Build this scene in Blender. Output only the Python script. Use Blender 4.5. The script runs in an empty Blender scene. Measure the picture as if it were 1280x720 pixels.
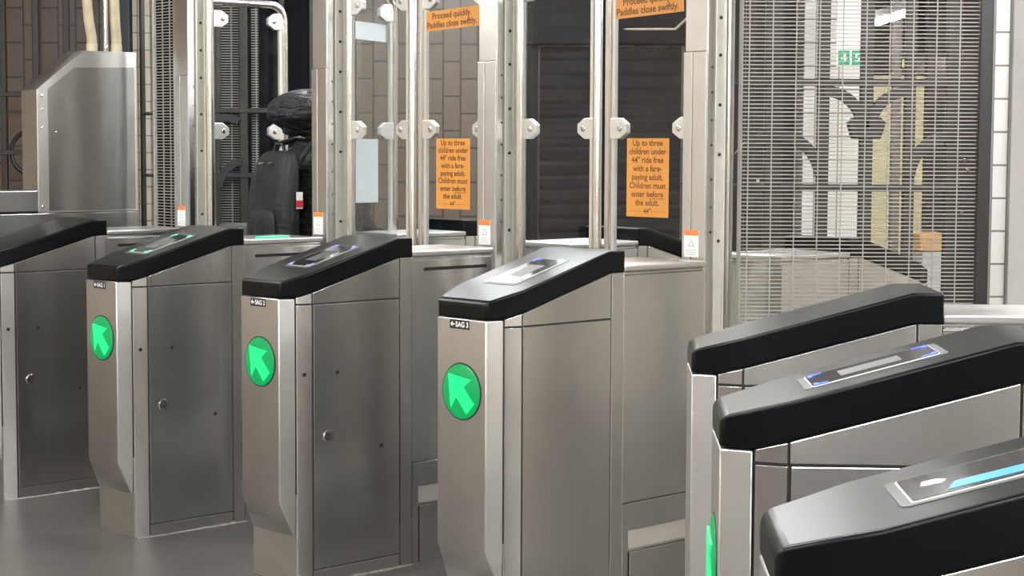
import bpy, bmesh, math, random
from math import radians, sin, cos, pi
from mathutils import Matrix, Vector
random.seed(7)
S = bpy.context.scene
C = S.collection

# ------------------------------------------------------------------ camera, world, exposure
CAM_H = 1.4405
cam_d = bpy.data.cameras.new('camera'); cam = bpy.data.objects.new('camera', cam_d); C.objects.link(cam)
cam_d.sensor_width = 36; cam_d.lens = 2274.27 * 36 / 1280; cam_d.clip_start = .05; cam_d.clip_end = 100
cam.matrix_world = Matrix.Translation((0, 0, CAM_H)) @ Matrix.Rotation(radians(90 - 4.42), 4, 'X') @ Matrix.Rotation(radians(.24), 4, 'Z')
S.camera = cam
w = bpy.data.worlds.new('world'); S.world = w; w.use_nodes = True
w.node_tree.nodes['Background'].inputs[0].default_value = (.9, .92, 1, 1)
w.node_tree.nodes['Background'].inputs[1].default_value = .05
vs = S.view_settings
vs.view_transform = 'Standard'; vs.look = 'None'; vs.gamma = 1; vs.use_curve_mapping = False
vs.exposure = .15
LAMP_POWER = 75.0

# ------------------------------------------------------------------ materials
def newmat(name):
    m = bpy.data.materials.new(name); m.use_nodes = True
    nt = m.node_tree; return m, nt, nt.nodes['Principled BSDF']
def plain(name, col, rough=.5, metal=0., spec=.5, emit=None, strength=0., noise=0., nscale=30.):
    m, nt, b = newmat(name)
    b.inputs['Base Color'].default_value = (*col, 1); b.inputs['Roughness'].default_value = rough
    b.inputs['Metallic'].default_value = metal; b.inputs['Specular IOR Level'].default_value = spec
    if emit: b.inputs['Emission Color'].default_value = (*emit, 1); b.inputs['Emission Strength'].default_value = strength
    if noise:
        tc = nt.nodes.new('ShaderNodeTexCoord'); n = nt.nodes.new('ShaderNodeTexNoise'); n.inputs['Scale'].default_value = nscale; n.inputs['Detail'].default_value = 6
        r = nt.nodes.new('ShaderNodeMapRange'); r.inputs[1].default_value = .3; r.inputs[2].default_value = .7; r.inputs[3].default_value = 1 - noise; r.inputs[4].default_value = 1 + noise
        mx = nt.nodes.new('ShaderNodeVectorMath'); mx.operation = 'SCALE'; mx.inputs[0].default_value = col
        nt.links.new(tc.outputs['Object'], n.inputs['Vector']); nt.links.new(n.outputs['Fac'], r.inputs[0]); nt.links.new(r.outputs[0], mx.inputs['Scale'])
        nt.links.new(mx.outputs[0], b.inputs['Base Color'])
    return m
def steel(name, col, rough, aniso=.0, rot=.25, streak=(9, 9, 1), amt=.0):
    m, nt, b = newmat(name)
    b.inputs['Metallic'].default_value = 1
    b.inputs['Anisotropic'].default_value = aniso; b.inputs['Anisotropic Rotation'].default_value = rot
    tg = nt.nodes.new('ShaderNodeTangent'); tg.direction_type = 'RADIAL'; tg.axis = 'Z'
    nt.links.new(tg.outputs[0], b.inputs['Tangent'])
    tc = nt.nodes.new('ShaderNodeTexCoord'); mp = nt.nodes.new('ShaderNodeMapping'); mp.inputs['Scale'].default_value = streak
    n = nt.nodes.new('ShaderNodeTexNoise'); n.inputs['Scale'].default_value = 1; n.inputs['Detail'].default_value = 4
    nt.links.new(tc.outputs['Object'], mp.inputs[0]); nt.links.new(mp.outputs[0], n.inputs['Vector'])
    r = nt.nodes.new('ShaderNodeMapRange'); r.inputs[1].default_value = .3; r.inputs[2].default_value = .7
    r.inputs[3].default_value = rough * (1 - amt); r.inputs[4].default_value = rough * (1 + amt)
    nt.links.new(n.outputs['Fac'], r.inputs[0]); nt.links.new(r.outputs[0], b.inputs['Roughness'])
    # faint smudges and scuffs on the sheet
    n2 = nt.nodes.new('ShaderNodeTexNoise'); n2.inputs['Scale'].default_value = 5; n2.inputs['Detail'].default_value = 5
    nt.links.new(tc.outputs['Object'], n2.inputs['Vector'])
    r2 = nt.nodes.new('ShaderNodeMapRange'); r2.inputs[1].default_value = .3; r2.inputs[2].default_value = .75; r2.inputs[3].default_value = 1.04; r2.inputs[4].default_value = .9
    nt.links.new(n2.outputs['Fac'], r2.inputs[0])
    mx = nt.nodes.new('ShaderNodeVectorMath'); mx.operation = 'SCALE'; mx.inputs[0].default_value = col
    nt.links.new(r2.outputs[0], mx.inputs['Scale']); nt.links.new(mx.outputs[0], b.inputs['Base Color'])
    # sheet metal is never quite flat
    n3 = nt.nodes.new('ShaderNodeTexNoise'); n3.inputs['Scale'].default_value = 3.0; n3.inputs['Detail'].default_value = 1
    nt.links.new(tc.outputs['Object'], n3.inputs['Vector'])
    bp = nt.nodes.new('ShaderNodeBump'); bp.inputs['Strength'].default_value = .06; bp.inputs['Distance'].default_value = .02
    nt.links.new(n3.outputs['Fac'], bp.inputs['Height']); nt.links.new(bp.outputs[0], b.inputs['Normal'])
    return m
def tile(name, c1, c2, mortar, bw, bh, msize, rough=.3, turn=False, offset=.5, axis='XZ'):
    m, nt, b = newmat(name)
    tc = nt.nodes.new('ShaderNodeTexCoord'); sp = nt.nodes.new('ShaderNodeSeparateXYZ'); cb = nt.nodes.new('ShaderNodeCombineXYZ')
    nt.links.new(tc.outputs['Object'], sp.inputs[0])
    a, z = (sp.outputs['X' if axis == 'XZ' else 'Y'], sp.outputs['Z'])
    if turn: a, z = z, a
    nt.links.new(a, cb.inputs[0]); nt.links.new(z, cb.inputs[1])
    br = nt.nodes.new('ShaderNodeTexBrick'); br.inputs['Scale'].default_value = 1; br.offset = offset
    br.inputs['Brick Width'].default_value = bw; br.inputs['Row Height'].default_value = bh; br.inputs['Mortar Size'].default_value = msize
    br.inputs['Mortar Smooth'].default_value = .2
    br.inputs['Color1'].default_value = (*c1, 1); br.inputs['Color2'].default_value = (*c2, 1); br.inputs['Mortar'].default_value = (*mortar, 1)
    nt.links.new(cb.outputs[0], br.inputs['Vector']); nt.links.new(br.outputs['Color'], b.inputs['Base Color'])
    b.inputs['Roughness'].default_value = rough
    bp = nt.nodes.new('ShaderNodeBump'); bp.inputs['Strength'].default_value = .4; bp.inputs['Distance'].default_value = .004; bp.invert = True
    nt.links.new(br.outputs['Fac'], bp.inputs['Height']); nt.links.new(bp.outputs[0], b.inputs['Normal'])
    return m
def glassmat(name, tint=(.93, .95, .96), refl=1.0, smear=.015):
    m = bpy.data.materials.new(name); m.use_nodes = True; nt = m.node_tree; nt.nodes.clear()
    o = nt.nodes.new('ShaderNodeOutputMaterial'); t = nt.nodes.new('ShaderNodeBsdfTransparent'); t.inputs[0].default_value = (*tint, 1)
    g = nt.nodes.new('ShaderNodeBsdfGlossy'); g.inputs['Roughness'].default_value = .04; g.inputs[0].default_value = (refl, refl, refl, 1)
    f = nt.nodes.new('ShaderNodeFresnel'); f.inputs[0].default_value = 1.5
    ge = nt.nodes.new('ShaderNodeNewGeometry'); sb = nt.nodes.new('ShaderNodeMath'); sb.operation = 'SUBTRACT'; sb.inputs[0].default_value = 1; nt.links.new(ge.outputs['Backfacing'], sb.inputs[1])
    ml = nt.nodes.new('ShaderNodeMath'); ml.operation = 'MULTIPLY'; nt.links.new(f.outputs[0], ml.inputs[0]); nt.links.new(sb.outputs[0], ml.inputs[1])
    mx = nt.nodes.new('ShaderNodeMixShader'); nt.links.new(ml.outputs[0], mx.inputs[0]); nt.links.new(t.outputs[0], mx.inputs[1]); nt.links.new(g.outputs[0], mx.inputs[2])
    # wiped smears and scratches of dirt
    tc = nt.nodes.new('ShaderNodeTexCoord'); mp = nt.nodes.new('ShaderNodeMapping'); mp.inputs['Scale'].default_value = (5, 5, 14); mp.inputs['Rotation'].default_value = (0, .25, 0)
    n = nt.nodes.new('ShaderNodeTexNoise'); n.inputs['Scale'].default_value = 1.2; n.inputs['Detail'].default_value = 7; n.inputs['Distortion'].default_value = 1.2
    nt.links.new(tc.outputs['Object'], mp.inputs[0]); nt.links.new(mp.outputs[0], n.inputs['Vector'])
    r = nt.nodes.new('ShaderNodeMapRange'); r.inputs[1].default_value = .5; r.inputs[2].default_value = .8; r.inputs[3].default_value = 0; r.inputs[4].default_value = smear
    nt.links.new(n.outputs['Fac'], r.inputs[0])
    d = nt.nodes.new('ShaderNodeBsdfDiffuse'); d.inputs[0].default_value = (.75, .78, .82, 1)
    m2 = nt.nodes.new('ShaderNodeMixShader'); nt.links.new(r.outputs[0], m2.inputs[0]); nt.links.new(mx.outputs[0], m2.inputs[1]); nt.links.new(d.outputs[0], m2.inputs[2])
    nt.links.new(m2.outputs[0], o.inputs[0]); return m

M = dict(
    steel=steel('brushed_steel', (.70, .692, .672), .21, aniso=.85),
    door=steel('door_steel', (.70, .695, .68), .19, aniso=.85),
    dull=steel('dull_steel', (.33, .33, .315), .30, aniso=.6),
    front=steel('front_steel', (.64, .63, .605), .36, aniso=.5),
    bright=steel('polished_steel', (.76, .755, .735), .20, aniso=.7),
    cap=steel('cap_steel', (.74, .73, .71), .32, aniso=.2),
    gap=plain('dark_gap', (.02, .02, .02), .8),
    lid=plain('charcoal_plastic', (.0014, .0022, .0027), .30, spec=.2, noise=.08, nscale=250),
    bezel=plain('grey_bezel', (.08, .085, .085), .4, noise=.05),
    screen=plain('screen_glass', (.012, .012, .014), .10, spec=.5),
    black=plain('black_paint', (.012, .012, .013), .4, noise=.1),
    iron=plain('dark_iron', (.021, .018, .0165), .45, spec=.5, noise=.2),
    hole=plain('black_hole', (.005, .005, .005), .9),
    white=plain('white_vinyl', (.8, .8, .79), .5, noise=.02),
    orange=plain('orange_vinyl', (.68, .285, .052), .5, noise=.03),
    brown=plain('brown_ink', (.16, .06, .012), .6, noise=.02),
    red=plain('orange_red_ink', (.75, .2, .04), .5, noise=.02),
    inkgrey=plain('grey_ink', (.42, .42, .42), .6, noise=.02),
    green=plain('green_lens', (.0, .06, .02), .25, emit=(.0, .40, .10), strength=.8),
    greenhi=plain('green_arrow', (.0, .12, .05), .3, emit=(.01, .85, .24), strength=1.0),
    greenled=plain('green_led', (.05, .3, .15), .3, emit=(.05, 1., .5), strength=1.6),
    mint=plain('mint_led', (.02, .2, .1), .3, emit=(.08, .80, .42), strength=.8),
    blueled=plain('blue_led', (.02, .05, .3), .3, emit=(.012, .05, 1.), strength=4.),
    violetled=plain('violet_led', (.1, .1, .3), .3, emit=(.3, .3, 1.), strength=1.3),
    bluebar=plain('blue_bar', (.02, .1, .2), .3, emit=(.06, .42, .92), strength=.9),
    chrome=plain('chrome', (.75, .74, .72), .12, metal=1.),
    clip=plain('clip_steel', (.72, .71, .68), .38, metal=.75, noise=.03),
    pale=plain('pale_aluminium', (.62, .61, .56), .35, metal=.5, noise=.06, nscale=12),
    tubem=steel('tube_steel', (.74, .72, .69), .2, aniso=.2),
    wire=plain('galvanised_wire', (.29, .272, .24), .45, metal=.3, noise=.08),
    sealant=plain('pale_sealant', (.20, .185, .165), .9, noise=.4, nscale=40),
    pipe=plain('cream_pipe_paint', (.42, .365, .25), .45, noise=.15, nscale=15),
    glass=glassmat('paddle_glass'),
    jacket=plain('black_nylon', (.008, .009, .010), .5, spec=.4, noise=.2, nscale=60),
    pack=plain('charcoal_canvas', (.013, .0145, .015), .6, spec=.3, noise=.2, nscale=80),
    cloth=plain('black_denim', (.01, .01, .012), .9, noise=.2, nscale=80),
    skin=plain('skin', (.42, .25, .18), .5, noise=.08),
    shoe=plain('black_leather', (.012, .012, .012), .4, noise=.1),
    lampw=plain('lamp_white', (.9, .9, .9), .4, emit=(1., 1., .99), strength=LAMP_POWER),
    lampdim=plain('lamp_dim_white', (.9, .9, .9), .4, emit=(1., 1., .99), strength=16.),
    housing=plain('lamp_housing', (.45, .45, .44), .5, noise=.05),
    signgreen=plain('sign_green', (.0, .30, .12), .4, emit=(.0, .30, .11), strength=.5),
    signwhite=plain('sign_white', (.8, .8, .78), .4, emit=(.8, .82, .8), strength=.5),
    signlime=plain('sign_lime', (.35, .5, .05), .4, emit=(.30, .45, .05), strength=.6),
    wood=plain('golden_wood', (.60, .34, .11), .5, noise=.25, nscale=8),
    yellow=plain('cream_yellow_paint', (.80, .72, .44), .5, noise=.06, nscale=3),
)

def wrinkle(m, scale, dist, stretch=(1, 1, 2.2)):
    nt = m.node_tree; b = nt.nodes['Principled BSDF']; tc = nt.nodes.new('ShaderNodeTexCoord'); mp = nt.nodes.new('ShaderNodeMapping'); mp.inputs['Scale'].default_value = stretch
    n = nt.nodes.new('ShaderNodeTexNoise'); n.inputs['Scale'].default_value = scale; n.inputs['Detail'].default_value = 4; n.inputs['Distortion'].default_value = .8
    bp = nt.nodes.new('ShaderNodeBump'); bp.inputs['Strength'].default_value = .9; bp.inputs['Distance'].default_value = dist
    nt.links.new(tc.outputs['Object'], mp.inputs[0]); nt.links.new(mp.outputs[0], n.inputs['Vector']); nt.links.new(n.outputs['Fac'], bp.inputs['Height']); nt.links.new(bp.outputs[0], b.inputs['Normal'])
wrinkle(M['jacket'], 9, .05); wrinkle(M['pack'], 7, .03, (1, 1, .7)); wrinkle(M['cloth'], 9, .03)

# ------------------------------------------------------------------ geometry helpers
def link(name, bm, mats, parent=None, bevel=0., seg=2, smooth=None, weight=False):
    me = bpy.data.meshes.new(name); bmesh.ops.recalc_face_normals(bm, faces=bm.faces[:]) if not getattr(bm, 'keepn', False) else None
    bm.to_mesh(me); bm.free()
    for m in (mats if isinstance(mats, (list, tuple)) else [mats]): me.materials.append(m)
    o = bpy.data.objects.new(name, me); C.objects.link(o)
    if parent: o.parent = parent
    if smooth:
        me.shade_smooth()
        me.set_sharp_from_angle(angle=radians(smooth))
    if bevel:
        md = o.modifiers.new('bevel', 'BEVEL'); md.width = bevel; md.segments = seg; md.limit_method = 'WEIGHT' if weight else 'ANGLE'; md.angle_limit = radians(28)
        md.harden_normals = False
    return o
def BM(): return bmesh.new()
def box(bm, x0, x1, y0, y1, z0, z1, mi=0):
    v = [bm.verts.new(p) for p in ((x0,y0,z0),(x1,y0,z0),(x1,y1,z0),(x0,y1,z0),(x0,y0,z1),(x1,y0,z1),(x1,y1,z1),(x0,y1,z1))]
    for f in ((0,3,2,1),(4,5,6,7),(0,1,5,4),(1,2,6,5),(2,3,7,6),(3,0,4,7)):
        bm.faces.new([v[i] for i in f]).material_index = mi
    return v
def loft(bm, rings, mi=0, caps=True):
    R = [[bm.verts.new(p) for p in r] for r in rings]; n = len(R[0])
    for a, b in zip(R, R[1:]):
        for i in range(n):
            j = (i + 1) % n
            bm.faces.new((a[i], a[j], b[j], b[i])).material_index = mi
    if caps:
        bm.faces.new(R[0][::-1]).material_index = mi; bm.faces.new(R[-1]).material_index = mi
    return R
def tube(bm, pts, r, n=10, mi=0, caps=True):
    pts = [Vector(p) for p in pts]; rings = []; ref = None
    for i, p in enumerate(pts):
        t = ((pts[i] - pts[i-1]).normalized() if i else Vector()) + ((pts[i+1] - pts[i]).normalized() if i < len(pts) - 1 else Vector())
        t.normalize()
        if ref is None: ref = Vector((1,0,0)) if abs(t.x) < .9 else Vector((0,1,0))
        u = (ref - t * ref.dot(t)).normalized(); v = t.cross(u); ref = u
        rr = r[i] if isinstance(r, (list, tuple)) else r
        rings.append([p + (u * cos(2*pi*k/n) + v * sin(2*pi*k/n)) * rr for k in range(n)])
    loft(bm, rings, mi, caps)
def disc(bm, c, nrm, r, depth, n=24, mi=0, dome=0.):
    """short cylinder from c along nrm (unit) with optional dome"""
    nrm = Vector(nrm).normalized(); up = Vector((0,0,1)) if abs(nrm.z) < .9 else Vector((1,0,0))
    u = up.cross(nrm).normalized(); v = nrm.cross(u); c = Vector(c)
    rr = [(r, 0.), (r, depth)]
    if dome: rr += [(r * cos(a), depth + dome * sin(a)) for a in (radians(20), radians(40), radians(60), radians(78))]
    loft(bm, [[c + nrm * h + (u * cos(2*pi*k/n) + v * sin(2*pi*k/n)) * q for k in range(n)] for q, h in rr], mi)
def poly_prism(bm, pts, d, mi=0):
    """pts: list of 3d points (planar); d: extrusion vector"""
    d = Vector(d); loft(bm, [[Vector(p) for p in pts], [Vector(p) + d for p in pts]], mi)
def text_into(bm, s, size, mtx, mi, bold=.012):
    cu = bpy.data.curves.new('t', 'FONT'); cu.body = s; cu.size = size; cu.align_x = 'CENTER'; cu.align_y = 'CENTER'; cu.offset = size * bold; cu.resolution_u = 3
    ob = bpy.data.objects.new('t', cu); C.objects.link(ob)
    bpy.context.view_layer.update()
    me = bpy.data.meshes.new_from_object(ob.evaluated_get(bpy.context.evaluated_depsgraph_get()))
    n0 = len(bm.faces); me.transform(mtx); bm.from_mesh(me); bm.faces.ensure_lookup_table()
    for f in bm.faces[n0:]: f.material_index = mi
    bpy.data.objects.remove(ob); bpy.data.curves.remove(cu); bpy.data.meshes.remove(me)
FACE_NEG_Y = Matrix.Rotation(radians(90), 4, 'X')       # text plane stands up and looks towards -y
def empty(name, loc, rz=0):
    o = bpy.data.objects.new(name, None); C.objects.link(o); o.location = loc; o.rotation_euler = (0,0,rz); o.empty_display_size = .1
    return o
def tag(o, label=None, cat=None, group=None, kind=None):
    if label: o['label'] = label
    if cat: o['category'] = cat
    if group: o['group'] = group
    if kind: o['kind'] = kind
    return o
def frame(th, ox, oy, s, k):
    th = radians(th); rx = Vector((cos(th), -sin(th), 0)); return Vector((ox, oy, 0)) + rx * s * k, -th

TH1, TH2 = 46.45, 92.94
def row1(k): return frame(TH1, -1.3786, 6.5851, .9888, k - 1)
def row2(k): return frame(TH2, .4375, 3.9189, .9904, k)

# ------------------------------------------------------------------ setting
def struct(name, bm, mat, **kw):
    o = link(name, bm, mat, **kw); o['kind'] = 'structure'; return o
XL, XR, YB, YF, ZC = -5.0, 5.2, 19.0, -3.6, 2.9
m_floor, nt, b = newmat('floor_concrete')
tc = nt.nodes.new('ShaderNodeTexCoord'); n1 = nt.nodes.new('ShaderNodeTexNoise'); n1.inputs['Scale'].default_value = 2.2; n1.inputs['Detail'].default_value = 9; n1.inputs['Roughness'].default_value = .65
cr = nt.nodes.new('ShaderNodeValToRGB'); cr.color_ramp.elements[0].position = .3; cr.color_ramp.elements[0].color = (.036, .033, .031, 1); cr.color_ramp.elements[1].position = .72; cr.color_ramp.elements[1].color = (.076, .07, .065, 1)
nt.links.new(tc.outputs['Object'], n1.inputs['Vector']); nt.links.new(n1.outputs['Fac'], cr.inputs[0])
n2 = nt.nodes.new('ShaderNodeTexNoise'); n2.inputs['Scale'].default_value = 46; n2.inputs['Detail'].default_value = 3
r2 = nt.nodes.new('ShaderNodeMapRange'); r2.inputs[1].default_value = .68; r2.inputs[2].default_value = .76; r2.inputs[3].default_value = 0; r2.inputs[4].default_value = .45
nt.links.new(tc.outputs['Object'], n2.inputs['Vector']); nt.links.new(n2.outputs['Fac'], r2.inputs[0])
mx = nt.nodes.new('ShaderNodeMix'); mx.data_type = 'RGBA'; mx.inputs[7].default_value = (.36, .34, .31, 1)
nt.links.new(r2.outputs[0], mx.inputs[0]); nt.links.new(cr.outputs[0], mx.inputs[6]); nt.links.new(mx.outputs[2], b.inputs['Base Color'])
b.inputs['Roughness'].default_value = .38
bp = nt.nodes.new('ShaderNodeBump'); bp.inputs['Strength'].default_value = .15; bp.inputs['Distance'].default_value = .01; nt.links.new(n1.outputs['Fac'], bp.inputs['Height']); nt.links.new(bp.outputs[0], b.inputs['Normal'])

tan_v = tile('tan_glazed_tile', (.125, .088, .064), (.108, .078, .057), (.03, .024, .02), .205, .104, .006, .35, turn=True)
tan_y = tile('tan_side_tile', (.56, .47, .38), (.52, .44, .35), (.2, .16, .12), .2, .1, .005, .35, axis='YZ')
cream = tile('cream_tile', (.72, .66, .55), (.70, .64, .53), (.3, .26, .2), .2, .1, .004, .3, offset=.0)
cream_b = tile('cream_wall_tile', (.24, .20, .16), (.22, .185, .15), (.15, .12, .1), .2, .1, .004, .3)
cream_p = tile('added_pier_tile', (.80, .74, .63), (.78, .72, .61), (.4, .35, .28), .2, .1, .004, .3)
white_y = tile('white_side_tile', (.55, .51, .46), (.53, .49, .44), (.2, .18, .15), .2, .1, .004, .3, axis='YZ')
white_t = tile('white_tile', (.82, .80, .76), (.80, .78, .74), (.25, .22, .2), .152, .152, .005, .25, offset=0.)
dark_w = plain('dark_cladding', (.005, .006, .0085), .7, spec=.1, noise=.2, nscale=4)
ceil_m = plain('ceiling_paint', (.78, .77, .74), .8, noise=.06, nscale=3)

bm = BM(); box(bm, XL, XR, YF, YB, -.1, 0); struct('floor', bm, m_floor)
bm = BM(); box(bm, XL, XR, YF, YB, ZC, ZC + .1); struct('ceiling', bm, ceil_m)
bm = BM(); box(bm, XL - .1, XL, YF, YB, 0, ZC); struct('wall_left', bm, tan_y)
bm = BM(); box(bm, XR, XR + .1, YF, YB, 0, ZC); struct('wall_right', bm, white_y)
bm = BM(); box(bm, XL, XR, YF - .1, YF, 0, ZC); struct('wall_front', bm, cream_b)
YW = 10.9
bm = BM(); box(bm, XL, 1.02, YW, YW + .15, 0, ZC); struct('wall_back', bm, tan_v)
bm = BM(); box(bm, XL, XR, YB, YB + .1, 0, ZC); struct('wall_far', bm, M['yellow'])

# ------------------------------------------------------------------ fare gates
YC = 1.06                                             # middle of a gate along the passage
W = .28
def mir(bm, flip):
    if flip:
        for v in bm.verts: v.co.y = 2 * YC - v.co.y
        for v in bm.verts: v.co.x = -W - v.co.x
    return bm
YA, YG = -.046, .010                                 # front face; seam between front housing and corner post
def zb(y): return .95 if y < YG else (.95 + (y - YG) * (1.0655 - .95) / (.434 - YG) if y < .434 else 1.0655)
def zt(y): return 1.003 + (y + .038) * (1.132 - 1.003) / (.4246 + .038) if y < .4246 else 1.132
def xr(y): return .324 * (y - .065) if y < .065 else 0.
def xl(y): return -W - xr(y)

def make_lid(root, name, flip, z0=0.):
    bm = BM(); rings = []
    for y in (YA, YG, .065, .4246, .4915):
        e = .003 if y >= .065 else .0
        rings.append([(xl(y) - e, y, zb(y)), (xr(y) + e, y, zb(y)), (xr(y) + e, y, zt(y)), (xl(y) - e, y, zt(y))])
    loft(bm, rings)
    bm.normal_update()
    wl = bm.edges.layers.float.new('bevel_weight_edge')
    for ed in bm.edges:
        a, b2 = ed.verts
        top = a.co.z > zb(a.co.y) + .02 and b2.co.z > zb(b2.co.y) + .02
        fr_ = abs(a.co.y - YA) < 1e-4 and abs(b2.co.y - YA) < 1e-4
        if len(ed.link_faces) == 2 and ed.calc_face_angle() > .4:
            ed[wl] = 1. if (top and fr_) else (.62 if fr_ and not top and abs(a.co.z - b2.co.z) > .02 else .35)
    mir(bm, flip)
    return link(name, bm, M['lid'], root, bevel=.016, seg=4, smooth=35, weight=True)

def side_panels(root, flip, door_kind):
    """corner posts, trim, door, kick strip and rear post of a console; the right side faces the passage"""
    for side in (0, 1):
        X = (lambda d, y: xr(y) + d) if side == 0 else (lambda d, y: xl(y) - d)
        def sheet(name, y0, y1, z0, z1, mat, th=.006, parent=root, bev=.0015, zt1=None):
            bm = BM(); q0, q1 = (z1, z1) if not callable(z1) else (z1(y0), z1(y1))
            A = [(X(0, y0), y0, z0), (X(0, y1), y1, z0), (X(0, y1), y1, q1), (X(0, y0), y0, q0)]
            d = Vector((-th if side == 0 else th, 0, 0)); poly_prism(bm, A, d); mir(bm, flip)
            return link(name, bm, mat, parent, bevel=bev)
        if flip and side == 0: pass
        top = lambda y: zb(y) - .001
        sheet('corner_post', YG + .002, .0625, .0, .9245, M['bright'])
        sheet('corner_trim', YG + .002, .0625, .929, top, M['steel'])
        if door_kind == 'plain' or flip or side:
            sheet('side_panel', .0665, .4335, .0, .9245, M['door'])
        else:
            d = sheet('door', .0685, .4335, .0475, .9245, M['door'])
            sheet('kick_strip', .0665, .4335, 0., .0440, M['steel'])
            if door_kind == 'lock':
                bm = BM(); disc(bm, (0, .128, .486), (1, 0, 0), .0215, .003, 24, 0)
                lk = link('lock', bm, M['chrome'], d, bevel=.0012, smooth=30)
                bm = BM(); disc(bm, (.0025, .124, .488), (1, 0, 0), .0125, .001, 20, 0); disc(bm, (.003, .122, .490), (1, 0, 0), .0075, .004, 14, 1)
                lk.data.materials.append(M['bright'])
                link('key_cylinder', bm, [M['gap'], M['chrome']], d)
                for yy, zz in ((.166, .696), (.354, .431)):
                    bm = BM(); disc(bm, (0, yy, zz), (1, 0, 0), .0065, .0012, 12); link('screw', bm, M['hole'], d)
                bm = BM(); disc(bm, (xr(.037), .037, .697), (1, -.32, 0), .0065, .0012, 12); link('screw', bm, M['hole'], root)
        sheet('trim_panel', .0665, .4335, .929, top, M['steel'])
        sheet('rear_post', .4375, .4885, 0., 1.0645, M['steel'], th=.02)

def make_front(root, flip, lane=None, oval=False):
    bm = BM(); zz = [(.946, 0), (.28, 0)]
    yb_ = YG - .002
    r = lambda y0, z: [(xl(y0), y0, z), (xr(y0), y0, z), (xr(yb_) - .001, yb_, z), (xl(yb_) + .001, yb_, z)]
    rings = [r(YA, .947), r(YA, .28)]
    rings.append([(xl(YG) + .008, YG - .008, .164), (xr(YG) - .008, YG - .008, .164), (xr(yb_) - .004, yb_, .164), (xl(yb_) + .004, yb_, .164)])
    loft(bm, rings); mir(bm, flip)
    fp = link('front_panel', bm, M['front'], root, bevel=.0035, seg=2, smooth=25)
    if oval:
        cx, cy, cz = -.137, YA, .7365
        bm = BM(); disc(bm, (cx, cy + .002, cz), (0, -1, 0), .084, .004, 40); link('lens_rim', bm, M['gap'], fp, bevel=.0015)
        bm = BM(); disc(bm, (cx, cy - .001, cz), (0, -1, 0), .0795, .002, 40, dome=.006)
        link('indicator_lens', bm, M['green'], fp, smooth=40)
        k = .074
        P = [(-.66,.68),(.66,.52),(.24,.20),(.82,-.42),(.40,-.84),(-.18,-.22),(-.50,-.66)]
        bm = BM(); poly_prism(bm, [(cx + a*k, cy - .0108, cz + c*k) for a, c in P], (0, .006, 0)); link('indicator_arrow', bm, M['greenhi'], fp)
    if lane:
        bm = BM(); box(bm, -.147 - .041, -.147 + .041, YA - .0012, YA + .001, .9175, .9435)
        text_into(bm, lane, .021, Matrix.Translation((-.147 + .012, YA - .0018, .9300)) @ FACE_NEG_Y, 1, .03)
        x = -.147 - .029
        poly_prism(bm, [(x - .0085, YA - .0018, .9305), (x, YA - .0018, .9385), (x, YA - .0018, .9325), (x + .009, YA - .0018, .9325), (x + .009, YA - .0018, .9285), (x, YA - .0018, .9285), (x, YA - .0018, .9225)], (0, .0004, 0), 1)
        link('lane_plate', bm, [M['black'], M['white']], fp)
    return fp

def make_reader(lid, leds, bar=False):
    """card reader let into the sloping lid; drawn in the plane of the slope"""
    sl = (1.132 - 1.003) / (.4246 + .038); nrm = Vector((0, -sl, 1)).normalized(); al = Vector((0, 1, sl)).normalized()
    o = Vector((-.138, .214, zt(.214)))
    P = lambda x, s, h=0.: o + Vector((1, 0, 0)) * x + al * s + nrm * h
    def rrect(hx, hs, r, n=4):
        out = []
        for sx, ss, a0 in ((1,1,0),(-1,1,90),(-1,-1,180),(1,-1,270)):
            for i in range(n + 1):
                a = radians(a0 + 90 * i / n); out.append((sx * (hx - r) + r * cos(a), ss * (hs - r) + r * sin(a)))
        return out
    def plate(hx, hs, r, h0, h1, dx=0, ds=0):
        bm = BM(); q = rrect(hx, hs, r); loft(bm, [[P(a + dx, c + ds, h0) for a, c in q], [P(a + dx, c + ds, h1) for a, c in q]]); return bm
    bz = link('reader_bezel', plate(.071, .122, .012, -.004, .0012), M['bezel'], lid, bevel=.0006)
    rm = link('reader_frame', plate(.0625, .1095, .006, -.004, .0022), M['clip'], lid, bevel=.0004)
    link('reader_screen', plate(.0600, .1070, .005, -.004, .0028), M['screen'], lid)
    if leds:
        for sx in (-1, 1):
            for ss in (-1, 1):
                q = [(0, 0), (.020, 0), (.020, .006), (.008, .009), (.006, .024), (0, .024)]
                bm = BM(); poly_prism(bm, [P(sx * (.057 - a), ss * (.104 - c), .0029) for a, c in (q if sx*ss > 0 else q[::-1])], nrm * .0005); link('reader_led', bm, leds, lid)
        bm = BM(); box_pts = [(-.03, -.055), (.03, -.055), (.03, .05), (-.03, .05)]
        poly_prism(bm, [P(a, c, .0029) for a, c in box_pts], nrm * .0003); link('reader_target', bm, M['bezel'], lid)
    if bar:
        bm = BM(); poly_prism(bm, [P(a, c, .0029) for a, c in ((.014, -.050), (.046, -.064), (.052, .098), (.020, .098))], nrm * .0005); link('display_bar', bm, M['bluebar'], lid)
        bm = BM(); poly_prism(bm, [P(a, c, .0029) for a, c in ((-.022, -.083), (.000, -.088), (.006, -.064), (-.006, -.056), (-.020, -.064))], nrm * .0004); link('display_mark', bm, M['inkgrey'], lid)

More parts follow.
